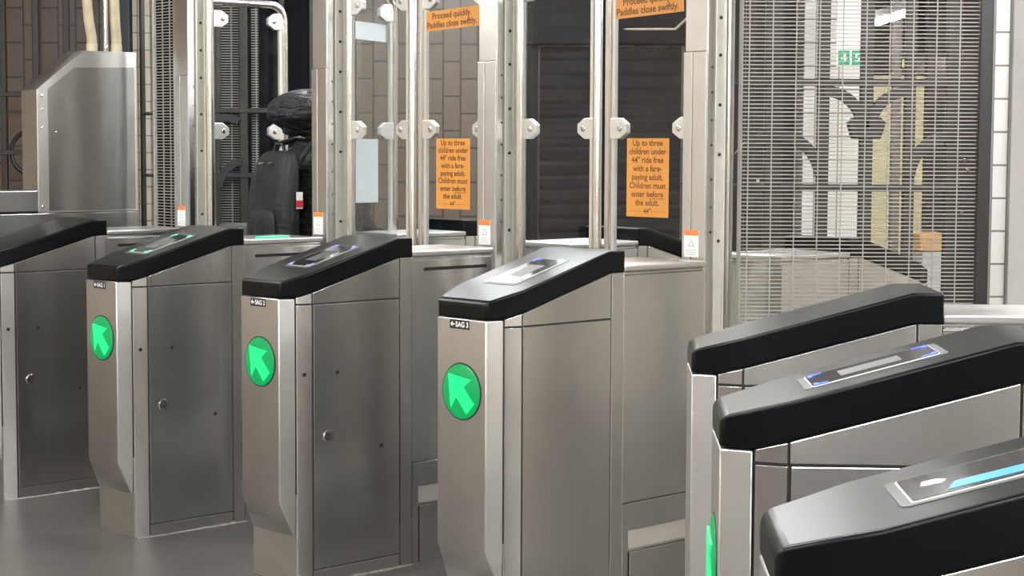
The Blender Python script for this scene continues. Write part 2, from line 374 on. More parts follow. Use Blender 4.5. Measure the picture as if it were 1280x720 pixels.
def make_console(root, flip=False, lane=None, oval=False, door='plain', leds=None, bar=False, reader=True):
    # dark core: the shadow gaps between the sheets show it
    bm = BM(); rings = []
    i = .004
    for y in (YG, .065, .434, .484):
        rings.append([(xl(y) + i, y, 0), (xr(y) - i, y, 0), (xr(y) - i, y, zb(y) - .002), (xl(y) + i, y, zb(y) - .002)])
    loft(bm, rings); mir(bm, flip); link('console_core', bm, M['gap'], root)
    bm = BM(); box(bm, xl(YG) + .001, xr(YG) - .001, YG - .001, YG + .002, 0, .30); mir(bm, flip); link('base_plate', bm, M['front'], root, bevel=.001)
    side_panels(root, flip, door)
    make_front(root, flip, lane, oval)
    lid = make_lid(root, 'lid', flip)
    if reader and not flip: make_reader(lid, leds, bar)

def make_mid(root, flip=False, slot=False, led=False, y1=.863):
    bm = BM(); box(bm, -W + .012, -.012, .486, y1 - .004, 0, 1.056); mir(bm, flip); link('housing_core', bm, M['gap'], root)
    bm = BM(); box(bm, -W + .004, -.004, y1 - .004, y1 - .0005, 0, 1.054); mir(bm, flip); link('end_panel', bm, M['steel'], root)
    for side in (0, 1):
        sx = (lambda x: x) if side == 0 else (lambda x: -W - x)
        def sh(name, y0, a1, z0, z1, x0=-.001, th=.01, mat=M['door']):
            bm = BM(); box(bm, min(sx(x0), sx(x0 - th)), max(sx(x0), sx(x0 - th)), y0, a1, z0, z1); mir(bm, flip); return link(name, bm, mat, root, bevel=.0015)
        p = sh('housing_panel', .4905, y1, .3565, 1.054)
        sh('lower_panel', .520, y1, .268, .3535, -.004)
        sh('housing_post', .4905, .5185, .0, .3535, 0.)
        bm = BM(); poly_prism(bm, [(sx(-.012), .520, .268), (sx(.0), .520, .212), (sx(0), .520, .204), (sx(-.03), .520, .204), (sx(-.03), .520, .268)], (0, y1 - .520, 0)); mir(bm, flip)
        link('sloped_ledge', bm, M['cap'], root)
        sh('base_panel', .524, y1, .0, .2015, .002)
        if side == 0 and not flip:
            bm = BM(); disc(bm, (.002, .80, .12), (1, 0, 0), .0085, .001, 12); link('screw', bm, M['hole'], root)
            if slot:
                bm = BM(); box(bm, -.002, -.0002, .545, .838, 1.016, 1.027); link('slot', bm, M['hole'], p)
    bm = BM(); box(bm, -W - .004, .004, .4905, y1 + .006, 1.0665, 1.085); box(bm, -W + .004, -.004, .4905, y1, 1.054, 1.0665, 1); mir(bm, flip)
    cp = link('housing_cap', bm, [M['cap'], M['steel']], root, bevel=.004)
    if led:
        bm = BM(); box(bm, -.06, -.02, .585, .725, 1.084, 1.094); link('status_light', bm, M['mint'], cp, bevel=.003)

def make_post(root, sticker=True):
    XA, XB, Y0, Y1, H = -.166, -.075, .95, 1.09, 2.32
    bm = BM(); box(bm, XA + .004, XB - .014, Y0 + .006, Y1, 0, H); po = link('hinge_post', bm, M['steel'], root)
    def part(name, bm, mat, **k): return link(name, bm, mat, po, **k)
    bm = BM(); box(bm, XA, XB, Y0, Y0 + .006, 1.751, H); part('upper_cover', bm, M['front'], bevel=.002)
    bm = BM(); box(bm, XA - .003, XA + .033, Y0 - .005, Y0 + .006, 0, 1.749); box(bm, XA + .0345, XB + .001, Y0 - .003, Y0 + .006, 0, 1.749); part('lower_cover', bm, M['front'], bevel=.002)
    bm = BM(); box(bm, XB - .016, XB, Y0 + .004, Y0 + .034, 0, H); part('side_cover', bm, M['steel'], bevel=.003)
    bm = BM(); box(bm, XB - .016, XB - .004, Y0 + .043, Y0 + .096, 0, H)
    box(bm, XB - .006, XB + .002, Y0 + .043, Y0 + .052, 0, H); box(bm, XB - .006, XB + .002, Y0 + .088, Y0 + .096, 0, H)
    part('bolt_channel', bm, M['pale'], bevel=.002)
    bm = BM(); box(bm, XB - .006, XB + .006, Y0 + .105, Y0 + .135, 0, H); part('side_rail', bm, M['tubem'], bevel=.006, seg=3, smooth=40)
    for zz in (1.14, 1.42, 1.58, 1.74, 1.86, 1.98, 2.14):
        bm = BM(); disc(bm, (XB - .004, Y0 + .070, zz), (1, 0, 0), .0055, .004, 10, dome=.002); part('bolt', bm, M['gap'])
    for zz in (1.17, 1.25, 1.34, 1.45, 1.53, 1.62, 1.70):
        bm = BM(); disc(bm, (XB, Y0 + .028, zz), (1, 0, 0), .0035, .002, 8); part('rivet', bm, M['gap'])
    bm = BM(); xa, xb, za, zc = -.157, -.097, 1.088, 1.176; yy = Y0 - .0062
    box(bm, xa, xb, yy, Y0 - .004, za, zc)
    box(bm, xa, xb, yy - .0004, yy, zc - .018, zc, 1)
    c = (xa + xb) / 2
    loft(bm, [[(c - .014, yy - .0004, za + .034), (c + .014, yy - .0004, za + .034), (c, yy - .0004, za + .06)], [(c - .014, yy, za + .034), (c + .014, yy, za + .034), (c, yy, za + .06)]], 2)
    loft(bm, [[(c - .008, yy - .0008, za + .037), (c + .008, yy - .0008, za + .037), (c, yy - .0008, za + .053)], [(c - .008, yy, za + .037), (c + .008, yy, za + .037), (c, yy, za + .053)]], 0)
    for i in range(3): box(bm, xa + .008, xb - .008, yy - .0004, yy, za + .008 + i * .007, za + .010 + i * .007, 2)
    part('warning_label', bm, [M['white'], M['red'], M['inkgrey']])

def make_paddle(root, right, opened, signs):
    """right: hangs on this gate's left side and closes towards the left; else hangs on the right side of the gate.
    Built closed, in the plane y = PY, hinge at x = hx, then swung away from the viewer when opened"""
    PY = 1.045; hx = -.205 if right else -.045; s = -1 if right else 1     # direction from hinge to free edge
    rot = Matrix.Identity(4)
    if opened: rot = Matrix.Translation((hx, PY, 0)) @ Matrix.Rotation(radians(-86 if right else 86), 4, 'Z') @ Matrix.Translation((-hx, -PY, 0))
    fx = hx + s * .385; zt_, z0 = 2.075, .16
    def put(name, bm, mat, parent, **k):
        bm.transform(rot); return link(name, bm, mat, parent, **k)
    bm = BM(); a, b2 = sorted((hx + s * .035, fx - s * .022)); box(bm, a, b2, PY - .005, PY + .005, z0 + .05, zt_ - .05)
    gl = put('glass_paddle', bm, M['glass'], root)
    R = .07; pts = [(fx, PY, z0), (fx, PY, zt_ - R)] + [(fx - s * R * (1 - cos(radians(t))), PY, zt_ - R + R * sin(radians(t))) for t in (22, 45, 68, 90)] + [(hx, PY, zt_)]
    bm = BM(); tube(bm, pts, .0175, 12); put('frame_tube', bm, M['tubem'], gl, smooth=50)
    bm = BM(); box(bm, *sorted((fx - s * .016, fx - s * .030)), PY - .009, PY + .009, z0 + .04, zt_ - .06); put('glass_edge_strip', bm, M['pale'], gl, bevel=.003)
    bm = BM(); tube(bm, [(hx, PY, .02), (hx, PY, zt_ + .02)], .021, 14); put('hinge_tube', bm, M['tubem'], gl, smooth=50)
    for zc in (1.005, 1.507, 2.0):
        for xe, d in ((hx + s * .012, s), (fx - s * .010, -s)):
            L, h = .078, .036
            P = [(xe, -h), (xe + d * L * .58, -h), (xe + d * L, -h * .42), (xe + d * L, h * .42), (xe + d * L * .58, h), (xe, h)]
            bm = BM(); poly_prism(bm, [(x, PY - .011, zc + z) for x, z in P], (0, .022, 0)); put('glass_clip', bm, M['clip'], gl, bevel=.0025)
            bm = BM(); disc(bm, (xe + d * L * .62, PY - .011, zc), (0, -1, 0), .011, .003, 16, dome=.002); put('clip_screw', bm, M['chrome'], gl, smooth=40)
    if signs:
        yy = PY - .0058
        bm = BM(); box(bm, -.502, -.312, yy - .0008, yy, 1.207, 1.473); box(bm, -.502, -.312, yy, yy + .0005, 1.207, 1.473, 2)
        rows = ['Up to three', 'children under', '44\" ride free', 'with a fare-', 'paying adult.', 'Children must', 'enter before', 'the adult.', '44\"']
        for i, t in enumerate(rows):
            text_into(bm, t, .0285 if i < 8 else .024, Matrix.Translation((-.407, yy - .0014, 1.4565 - i * .0288)) @ FACE_NEG_Y, 1, .022)
        box(bm, -.398, -.330, yy - .0014, yy - .0008, 1.4565 - 6*.0288 - .0155, 1.4565 - 6*.0288 - .0135, 1)
        for a, c in ((-.490, -.425), (-.389, -.324)): box(bm, a, c, yy - .0014, yy - .0008, 1.4565 - 8*.0288 - .001, 1.4565 - 8*.0288, 1)
        put('notice', bm, [M['orange'], M['brown'], M['white']], gl)
        bm = BM(); box(bm, -.161, .161, -.0008, 0, -.037, .037); box(bm, -.161, .161, 0, .0005, -.037, .037, 2)
        text_into(bm, 'Proceed quickly.', .0335, Matrix.Translation((0, -.0014, .0165)) @ FACE_NEG_Y, 1, .022)
        text_into(bm, 'Paddles close swiftly.', .0335, Matrix.Translation((0, -.0014, -.0165)) @ FACE_NEG_Y, 1, .022)
        bm.transform(Matrix.Translation((-.415, yy, 1.921)) @ Matrix.Rotation(radians(-2.2), 4, 'Y'))
        put('notice', bm, [M['orange'], M['brown'], M['white']], gl)

def sealant(root, y0, y1, x=0.004):
    bm = BM(); rings = []; n = 26
    for i in range(n + 1):
        y = y0 + (y1 - y0) * i / n; r = .002 + .006 * random.random() ** 2; xx = x + xr(y) if y < .065 else x
        rings.append([(xx - .008, y, 0), (xx + r * 1.5, y, 0), (xx + r * .5, y, r * .7), (xx - .008, y, r)])
    loft(bm, rings); link('sealant_bead', bm, M['sealant'], root)

def gate(k, label, row=1, lane=None, oval=True, door='lock', leds=None, bar=False, reader=True, slot=True, led=False, full=True, right_paddle=True, left_paddle=True, opened_r=False, opened_l=False):
    loc, rz = (row1 if row == 1 else row2)(k)
    g = empty('fare_gate', loc, rz); tag(g, label, 'fare gate', 'fare gates')
    make_console(g, False, lane, oval, door, leds, bar, reader)
    make_mid(g, False, slot, led)
    sealant(g, YG + .003, .49)
    if full:
        make_post(g)
        make_mid(g, True)
        make_console(g, True, reader=False)
        if right_paddle: make_paddle(g, True, opened_r, True)
        if left_paddle: make_paddle(g, False, opened_l, False)
    return g

gate(0, 'leftmost steel fare gate with a plain dark lid, beside the tall steel enclosure', oval=False, reader=False, right_paddle=False, opened_l=True)
gate(1, 'steel fare gate with lane plate SAG 1 and green lights on its lid', lane='SAG 1', leds=M['greenled'], opened_r=True, led=True)
gate(2, 'steel fare gate with lane plate SAG 2 and a locked side door', lane='SAG 2', leds=M['violetled'])
gate(3, 'steel fare gate with lane plate SAG 3 beside the wire mesh screen', lane='SAG 3', leds=M['blueled'], door='plainseam', slot=False, left_paddle=False)
gate(0, 'steel fare gate with a plain dark lid in front of the wire mesh screen', row=2, oval=False, reader=False, door='plainseam', full=False)
gate(1, 'steel fare gate at right with blue corner lights on its lid', row=2, leds=M['blueled'], door='plainseam', full=False)
gate(2, 'nearest steel fare gate at lower right with a blue bar on its lid screen', row=2, bar=True, door='plainseam', full=False)

# ------------------------------------------------------------------ lamps
def lamp(p0, p1, label, group=None, w_=.13, mat='lampw'):
    p0, p1 = Vector(p0), Vector(p1); d = p1 - p0; L = d.length; a = math.atan2(d.y, d.x)
    o = empty('strip_lamp', (p0 + p1) / 2, a); tag(o, label, 'ceiling light', group)
    bm = BM(); box(bm, -L/2, L/2, -w_/2, w_/2, 0, .05); link('housing', bm, M['housing'], o, bevel=.006)
    bm = BM(); box(bm, -L/2 + .02, L/2 - .02, -w_/2 + .015, w_/2 - .015, -.035, -.001); link('diffuser', bm, M[mat], o, bevel=.01)
    for t in (-L * .35, L * .35):
        if ZC - p0.z > .12:
            bm = BM(); tube(bm, [(t, 0, .045), (t, 0, ZC - p0.z)], .006, 6); link('hanger_rod', bm, M['housing'], o)
    return o
LG = 'unseen strip lamps added for light'
for (x0, y0, x1, y1) in ((-4.2, 3.2, -2.6, 3.2), (-1.6, 3.0, .2, 3.0), (1.4, 2.6, 3.2, 2.6), (-3.6, .4, -1.8, .4), (-.6, .0, 1.2, .0), (1.9, .2, 3.3, .2),
                         (-4.4, 4.4, -3.0, 4.4), (-2.9, 6.2, -1.9, 7.2), (1.6, 4.6, 3.0, 4.6), (-.4, 7.8, 1.2, 7.8), (2.2, 7.0, 3.8, 7.0), (-.9, 9.2, .5, 9.2), (-2.4, -2.2, -.8, -2.2), (.1, -2.3, 1.3, -2.3), (4.5, .4, 4.5, 2.6), (3.4, 8.6, 4.6, 8.6), (2.6, 16.4, 4.4, 16.4), (.8, 14.5, 2.0, 14.5)):
    lamp((x0, y0, ZC - .06), (x1, y1, ZC - .06), 'unseen white strip lamp added to light the hall', LG, .2)  # out-of-view lamps, added to light the hall and show in the steel
lamp((2.45, 11.3, 2.30), (2.42, 12.6, 2.30), 'bright hanging strip lamp seen through the top of the mesh screen', 'hanging strip lamps beyond the screen', .09, 'lampdim')
lamp((3.13, 12.9, 2.09), (3.24, 14.2, 2.09), 'smaller hanging strip lamp low behind the right part of the mesh screen', 'hanging strip lamps beyond the screen', .08, 'lampdim')

# ------------------------------------------------------------------ wire mesh screens
def mesh_panel(bm, A, B, z0, z1, ph, pv, r=.0021, mi=0):
    A, B = Vector(A), Vector(B); d = (B - A); L = d.length; d.normalize(); nrm = Vector((d.y, -d.x, 0))
    def wire(p, q, off):
        t = (q - p).normalized(); u = nrm; v = t.cross(u)
        loft(bm, [[e + u * (off + r * a) + v * r * c for a, c in ((1,1),(-1,1),(-1,-1),(1,-1))] for e in (p, q)], mi)
    z = z0
    while z <= z1:
        wire(Vector((A.x, A.y, z)), Vector((B.x, B.y, z)), 0); z += ph
    x = pv * .4
    while x < L:
        wire(Vector((A.x + d.x*x, A.y + d.y*x, z0)), Vector((A.x + d.x*x, A.y + d.y*x, z1)), r * 1.8); x += pv
def at1(k, x, y):
    loc, rz = row1(k); v = Matrix.Rotation(rz, 3, 'Z') @ Vector((x, y, 0)); return loc + v

A = at1(3, -.075, 1.06) + Vector((.035, 0, 0)); Bp = Vector((1.515, 5.955, 0))
o = empty('mesh_screen', (A + Bp) / 2); tag(o, 'tall galvanised wire mesh screen in front of the dark ironwork', 'screen')
def rel(bm, o): bm.transform(Matrix.Translation(-o.location)); return bm
bm = BM(); mesh_panel(bm, (A.x, A.y, 0), (Bp.x, Bp.y, 0), .06, 2.42, .0127, .0762, .0017); link('wire_mesh', rel(bm, o), M['wire'], o)
bm = BM(); tube(bm, [(A.x + .004, A.y, 0), (A.x + .004, A.y, 2.45)], .007, 4); link('frame_bar', rel(bm, o), M['wire'], o)
d_ = (Bp - A).normalized()
bm = BM(); box(bm, Bp.x, Bp.x + .042, Bp.y - .018, Bp.y + .018, 0, 2.45); link('frame_post', rel(bm, o), M['black'], o, bevel=.004)
bm = BM(); box(bm, A.x, Bp.x, min(A.y, Bp.y) - .01, max(A.y, Bp.y) + .01, .0, .055); link('bottom_rail', rel(bm, o), M['black'], o)
for xx, zz in ((1.475, 1.405), (1.468, 1.235), (1.485, 1.372), (.80, 1.335)):
    bm = BM(); disc(bm, (xx, 5.95, zz), (0, -1, 0), .006, .006, 8); link('mesh_clip', rel(bm, o), M['chrome'], o)

A2 = at1(0, -.472, 1.03); B2 = at1(0, -.275, 1.03)
o = empty('mesh_infill', (A2 + B2) / 2); tag(o, 'narrow wire mesh panel between the leftmost gate post and the black bar', 'screen')
bm = BM(); mesh_panel(bm, A2, B2, .06, 2.42, .0135, .058, .0021); link('wire_mesh', rel(bm, o), M['wire'], o)
for P_ in (A2, B2):
    bm = BM(); tube(bm, [(P_.x, P_.y, 0), (P_.x, P_.y, 2.45)], .007, 6); link('frame_bar', rel(bm, o), M['wire'], o)
bm = BM(); loft(bm, [[at1(0, x, y) + Vector((0, 0, z)) for x, y in ((-.268, 1.0), (-.168, 1.0), (-.168, 1.03), (-.268, 1.03))] for z in (0, 2.45)]); link('side_plate', rel(bm, o), M['front'], o, bevel=.003)

o = empty('hinge_bar', at1(0, -.6, 1.05)); tag(o, 'black upright bar with hinge pegs beside the steel enclosure', 'bar')
c0 = at1(0, -.6, 1.05)
bm = BM(); tube(bm, [(c0.x, c0.y, 0), (c0.x, c0.y, 2.45)], .013, 4); link('bar', rel(bm, o), M['black'], o)
for zz in (1.588, 1.305):
    q = at1(0, -.5, 1.04); bm = BM(); tube(bm, [(c0.x, c0.y, zz), (q.x, q.y, zz)], .008, 8); link('hinge_peg', rel(bm, o), M['black'], o)

# ------------------------------------------------------------------ ironwork fences
def arc(cx, cz, R, a0, a1, y, n=10): return [(cx + R * cos(radians(a0 + (a1 - a0) * i / n)), y, cz + R * sin(radians(a0 + (a1 - a0) * i / n))) for i in range(n + 1)]
def fence(name, label, bars, Y, rails, arches, x0, x1, top=2.5, caps=(), rings=(), hw=.024):
    o = empty(name, ((x0 + x1) / 2, Y, 0)); tag(o, label, 'fence')
    for x, w_ in bars:
        bm = BM(); box(bm, x - w_, x + w_, Y - .018, Y + .018, 0, top); link('upright', rel(bm, o), M['iron'], o, bevel=.004)
    for z in rails:
        bm = BM(); box(bm, x0, x1, Y - .024, Y + .024, z - .014, z + .014); link('rail', rel(bm, o), M['iron'], o, bevel=.003)
    for cx, cz, R, a0, a1 in arches:
        pts = arc(cx, cz, R, a0, a1, Y - .012); bm = BM(); rg = []
        for i, p in enumerate(pts):
            a = radians(a0 + (a1 - a0) * i / (len(pts) - 1)); e = Vector((cos(a), 0, sin(a))); p = Vector(p)
            rg.append([p + e * .021 + Vector((0, -.02, 0)), p + e * .021 + Vector((0, .02, 0)), p - e * .021 + Vector((0, .02, 0)), p - e * .021 + Vector((0, -.02, 0))])
        loft(bm, rg); link('arch', rel(bm, o), M['iron'], o, smooth=40)
    for x, z in caps:
        bm = BM(); loft(bm, [[(x - a, Y - .03, zz), (x + a, Y - .03, zz), (x + a, Y + .03, zz), (x - a, Y + .03, zz)] for a, zz in ((.052, z - .035), (.058, z - .028), (.075, z + .03), (.055, z + .05))]); link('capital', rel(bm, o), M['iron'], o, bevel=.003)
    for x, z, R in rings:
        bm = BM(); tube(bm, arc(x, z, R, 0, 360, Y, 24), .012, 8); link('ring', rel(bm, o), M['iron'], o, smooth=40)
    return o
YFN = 7.3; p = .173; u0 = 1.4115
fence('iron_fence', 'dark ornamental iron fence with arches seen through the mesh screen',
      [(.945, .017), (1.04, .035), (u0 - p, .024), (u0, .026), (u0 + p, .022), (u0 + 2*p, .030)], YFN, (1.704, 1.284),
      [(u0 - p, 1.51, p - .012, 4, 90), (u0 + p, 1.51, p - .012, 90, 176), (u0 - 2*p - .01, 1.32, p, 4, 90), (u0 + 2*p, 1.32, p, 90, 176), (u0 - 2*p - .01, 1.32, p, 90, 150)],   .75, 1.79, caps=((u0, 1.515),))
YL = 10.3; q = .172
fence('iron_fence', 'dark iron railing with a ring behind the steel enclosure at far left',
      [(-3.04, .016), (-2.866, .016), (-2.681, .018), (-2.51, .018), (-2.338, .016)], YL, (1.727, 1.40), [], -3.2, -2.25, rings=((-2.70, 1.40, .13),), hw=.02)
o = fence('iron_fence', 'dark iron railing with arches seen through the open glass paddle',
      [(-1.66, .012), (-1.515, .022), (-1.30, .014), (-1.13, .014)], YL, (1.641, 1.277), [(-1.515 - .10, 1.45, .15, 60, 178), (-1.515 + .02, 1.20, .16, 100, 178)], -1.8, -1.02)
bm = BM(); mesh_panel(bm, (-1.69, YL + .06, 0), (-1.55, YL + .06, 0), .05, 2.4, .0145, .07, .0028); link('wire_mesh', rel(bm, o), M['wire'], o)
bm = BM(); mesh_panel(bm, (-1.48, YL + .06, 0), (-1.44, YL + .06, 0), .05, 2.4, .0145, .07, .0028); link('wire_mesh', rel(bm, o), M['wire'], o)

# ------------------------------------------------------------------ steel enclosure, pipes
loc, rz = row1(0); o = empty('steel_enclosure', loc, rz); tag(o, 'tall brushed steel enclosure with a sloping top at far left', 'enclosure')
x0, x1 = -.738, -.60
bm = BM(); prof = [(.507, 1.14), (1.02, 1.14), (1.02, 1.870), (.742, 1.867), (.507, 1.687)]
poly_prism(bm, [(x0, y, z) for y, z in prof], (x1 - x0, 0, 0)); link('cabinet', bm, M['front'], o, bevel=.003)
bm = BM(); poly_prism(bm, [(x1, y, z) for y, z in ((.560, 1.15), (1.005, 1.15), (1.005, 1.80), (.70, 1.79), (.56, 1.69))], (.0025, 0, 0)); link('cover_plate', bm, M['dull'], o, bevel=.001)
bm = BM(); box(bm, x0 - .25, x1, -.15, .5055, 1.146, 1.2395); box(bm, x0 - .25, x1 + .001, -.15, 1.02, 0, 1.1385); link('plinth_cabinet', bm, M['dull'], o, bevel=.003)
bm = BM(); box(bm, x1, x1 + .002, .93, 1.02, .02, 1.135); link('corner_strip', bm, M['dull'], o)
for yy, zz in ((.53, 1.66), (.53, 1.60), (.53, 1.52), (.53, 1.17), (.60, 1.50)):
    bm = BM(); disc(bm, (x1 + .0005, yy, zz), (1, 0, 0), .006, .004, 10, dome=.002); link('screw', bm, M['chrome'], o)
def pipe(y, r, mat, label, bend=0., x=-.665, n=12):
    loc, rz = row1(0); base = at1(0, x, y)
    o = empty('conduit_pipe', base + Vector((0, 0, 1.869))); tag(o, label, 'pipe', None)
    bm = BM(); tube(bm, [(0, 0, 0), (0, 0, .06), (-bend * .35, -bend * .3, .14), (-bend * .8, -bend * .7, .35), (-bend, -bend, .55), (-bend, -bend, ZC - 1.869)], r, n); link('pipe', bm, M[mat], o, smooth=50)
    bm = BM(); tube(bm, [(0, 0, .0), (0, 0, .035)], r * 1.12, n); link('coupling', bm, M[mat], o, bevel=.002, smooth=50)
pipe(.826, .0235, 'pipe', 'left cream painted conduit pipe on top of the steel enclosure', .03)
pipe(.897, .0125, 'chrome', 'thin grey steel conduit between the two cream pipes')
pipe(.953, .024, 'pipe', 'right cream painted conduit pipe on top of the steel enclosure', .012)

# ------------------------------------------------------------------ things at the back wall and beyond
bm = BM(); box(bm, -2.29, -2.13, YW - .16, YW + .01, 0, ZC); o = struct('trim_1', bm, cream)
bm = BM(); box(bm, -2.26, -2.185, YW - .44, YW - .36, 0, ZC); o = link('steel_column', bm, plain('navy_paint', (.012, .016, .022), .5, noise=.1), bevel=.01); tag(o, 'dark navy column right of the cream pipes', 'column')
bm = BM(); box(bm, -2.12, -1.0, YW - .06, YW + .005, 0, ZC)
for i in range(5): box(bm, -2.1 + i * .225, -1.9 + i * .225, YW - .075, YW - .059, .1, ZC - .1)
o = link('dark_partition', bm, dark_w, bevel=.004); tag(o, 'dark panelled partition behind the person in black', 'partition')
o = empty('roller_shutter', (.42, YW - .04, 0)); tag(o, 'dark roller shutter behind the pair of closed glass paddles', 'shutter')
bm = BM(); prof = []; z = 0
pts = [(-.03, 0)]
while z < 2.03:
    pts += [(-.03, z), (-.036, z + .02), (-.036, z + .062), (-.03, z + .082)]; z += .085
R_ = [[Vector((x, YW + a, zz)) for a, zz in pts] + [Vector((x, YW, pts[-1][1])), Vector((x, YW, 0))] for x in (.16, 1.0)]
loft(bm, R_); link('slats', rel(bm, o), dark_w, o)
bm = BM(); box(bm, -.18, .15, YW - .06, YW + .004, 0, ZC); link('side_panel', rel(bm, o), dark_w, o, bevel=.004)
bm = BM(); box(bm, -.18, 1.02, YW - .14, YW + .004, 2.05, 2.45); link('shutter_box', rel(bm, o), dark_w, o, bevel=.006)
bm = BM(); tube(bm, [(.02, YW - .075, 2.135), (.95, YW - .16, 2.135), (1.02, YW - .16, 2.20)], .008, 8); link('reflected_light_line', rel(bm, o), M['pipe'], o, smooth=40)  # cream tube standing in for a line of light reflected in the glass

bm = BM(); box(bm, 1.90, 2.31, 11.95, 12.5, 0, ZC); o = link('tiled_pillar', bm, white_t); tag(o, 'white tiled pillar glowing behind the ironwork of the mesh screen', 'pillar')
o = empty('route_sign', (2.12, 11.5, 1.955)); tag(o, 'white hanging sign with the numbers 4 and 5 in green squares', 'sign')
bm = BM(); box(bm, -.09, .09, -.012, .012, 0, .42); link('sign_board', bm, M['signwhite'], o, bevel=.002)
for i, t in enumerate('45'):
    bm = BM(); cx = -.045 + .085 * i; box(bm, cx - .036, cx + .036, -.016, -.0115, .005, .10)
    text_into(bm, t, .075, Matrix.Translation((cx, -.0165, .052)) @ FACE_NEG_Y, 1, .02); link('route_panel', bm, [M['signgreen'], M['signwhite']], o)
bm = BM(); tube(bm, [(0, 0, .42), (0, 0, ZC - 1.955)], .012, 8); link('hanger_rod', bm, M['iron'], o)
bm = BM(); box(bm, 2.36, 5.0, 13.9, 14.5, 2.02, ZC); o = struct('trim_2', bm, plain('soffit_paint', (.10, .085, .07), .7, noise=.1))
bm = BM(); box(bm, 2.615, 2.68, 12.6, 12.66, 0, ZC); o = link('steel_column', bm, plain('grey_paint', (.20, .18, .16), .5, noise=.1), bevel=.01); tag(o, 'grey column against the yellow wall behind the mesh screen', 'column')
bm = BM(); box(bm, 2.99, 4.1, 13.2, 13.3, 0, ZC); o = link('brown_partition', bm, plain('dark_brown_panel', (.034, .026, .021), .5, noise=.2, nscale=6)); tag(o, 'dark brown partition behind the right part of the mesh screen', 'partition')
bm = BM(); box(bm, 1.10, 1.89, 12.2, 12.3, 0, ZC); o = link('brown_partition', bm, plain('umber_panel', (.032, .026, .022), .5, noise=.2, nscale=6)); tag(o, 'dark umber partition left of the white tiled pillar', 'partition')
o = empty('exit_sign', (2.57, 11.9, 1.96)); tag(o, 'small lime and green lit sign behind the upper right of the mesh screen', 'sign')
bm = BM(); box(bm, -.05, .05, -.02, .02, 0, .12); link('sign_case', bm, M['iron'], o)
bm = BM(); box(bm, -.044, .03, -.024, -.019, .008, .06); link('lit_panel', bm, M['signlime'], o)
bm = BM(); box(bm, -.004, .044, -.024, -.019, .065, .112); link('lit_panel', bm, M['signlime'], o)
bm = BM(); tube(bm, [(0, 0, .12), (0, 0, ZC - 1.96)], .01, 6); link('hanger_rod', bm, M['iron'], o)
o = empty('service_counter', (2.8, 11.9, 0)); tag(o, 'pale counter with a golden wooden band seen low through the mesh screen', 'counter')
bm = BM(); box(bm, -.16, .01, -.2, .2, 0, .785); link('body', bm, M['housing'], o, bevel=.006)
bm = BM(); box(bm, -.18, .02, -.215, .2, .786, .895); link('wooden_band', bm, M['wood'], o, bevel=.006)

# unseen cream piers, added as bright shapes for the gate steel to reflect
for i, (a, b_, c, d) in enumerate(((.1, 1.05, -3.4, -3.0), (2.05, 2.3, -3.4, -3.1), (-2.6, -1.9, -3.4, -3.0), (4.9, 5.19, 4.55, 5.0), (4.9, 5.19, .6, 2.6), (4.95, 5.19, 7.4, 7.8))):
    bm = BM(); box(bm, a, b_, c, d, 0, ZC); struct('trim_%d' % (5 + i), bm, cream_p)
o = empty('mesh_screen', (3.3, 5.9, 0)); tag(o, 'unseen wire mesh screen at right, added for its reflection in the gates', 'screen')  # out of view, added so its stripes reflect in the gate doors
bm = BM(); mesh_panel(bm, (3.3, 5.25, 0), (3.3, 6.6, 0), .06, 2.42, .0254, .0762, .003); link('wire_mesh', rel(bm, o), M['wire'], o)
for yy in (5.2, 5.72, 6.6):
    bm = BM(); box(bm, 3.28, 3.33, yy, yy + .05, 0, ZC); link('frame_post', rel(bm, o), M['black'], o, bevel=.004)
bm = BM(); box(bm, 3.28, 3.33, 5.2, 6.65, 0, .055); link('bottom_rail', rel(bm, o), M['black'], o)

# right edge: grey frame, tiled pier, steel column
bm = BM(); box(bm, 1.828, 1.858, 7.05, 7.08, 0, ZC); o = link('grey_upright', bm, plain('grey_upright_paint', (.22, .22, .22), .4, metal=.3), bevel=.004); tag(o, 'grey upright between the black screen post and the white tiles', 'upright')
bm = BM(); box(bm, 2.20, 2.285, 8.4, 8.44, 0, ZC); o = struct('trim_3', bm, white_t)
bm = BM(); box(bm, 2.286, 2.315, 8.36, 8.44, 0, ZC); box(bm, 2.194, 2.20, 8.37, 8.44, 0, ZC); o = struct('trim_4', bm, M['iron'])
bm = BM(); box(bm, 1.905, 2.25, 6.98, 7.02, 0, ZC); o = link('grey_partition', bm, plain('warm_grey_panel', (.42, .405, .385), .45, noise=.08, nscale=4), bevel=.004); tag(o, 'smooth grey partition at the right edge beside the white tiles', 'partition')

# ------------------------------------------------------------------ the person in black walking out through the open gate
def skin_mesh(name, verts, edges, radii, mat, parent, sub=2, root=0):
    """verts: points, radii: (rx, ry) per vertex; one continuous surface grown around the skeleton"""
    me = bpy.data.meshes.new(name); me.from_pydata([tuple(v) for v in verts], edges, [])
    ob = bpy.data.objects.new(name, me); C.objects.link(ob)
    md = ob.modifiers.new('skin', 'SKIN'); md.use_smooth_shade = True; md.branch_smoothing = .3
    for i, sv in enumerate(me.skin_vertices[0].data):
        r = radii[i]; sv.radius = r if isinstance(r, tuple) else (r, r); sv.use_root = (i == root)
    ss = ob.modifiers.new('sub', 'SUBSURF'); ss.levels = ss.render_levels = sub
    bpy.context.view_layer.update()
    m2 = bpy.data.meshes.new_from_object(ob.evaluated_get(bpy.context.evaluated_depsgraph_get()))
    bpy.data.objects.remove(ob); m2.name = name; m2.materials.clear(); m2.materials.append(mat)
    o = bpy.data.objects.new(name, m2); C.objects.link(o); o.parent = parent
    for p_ in m2.polygons: p_.use_smooth = True
    return o
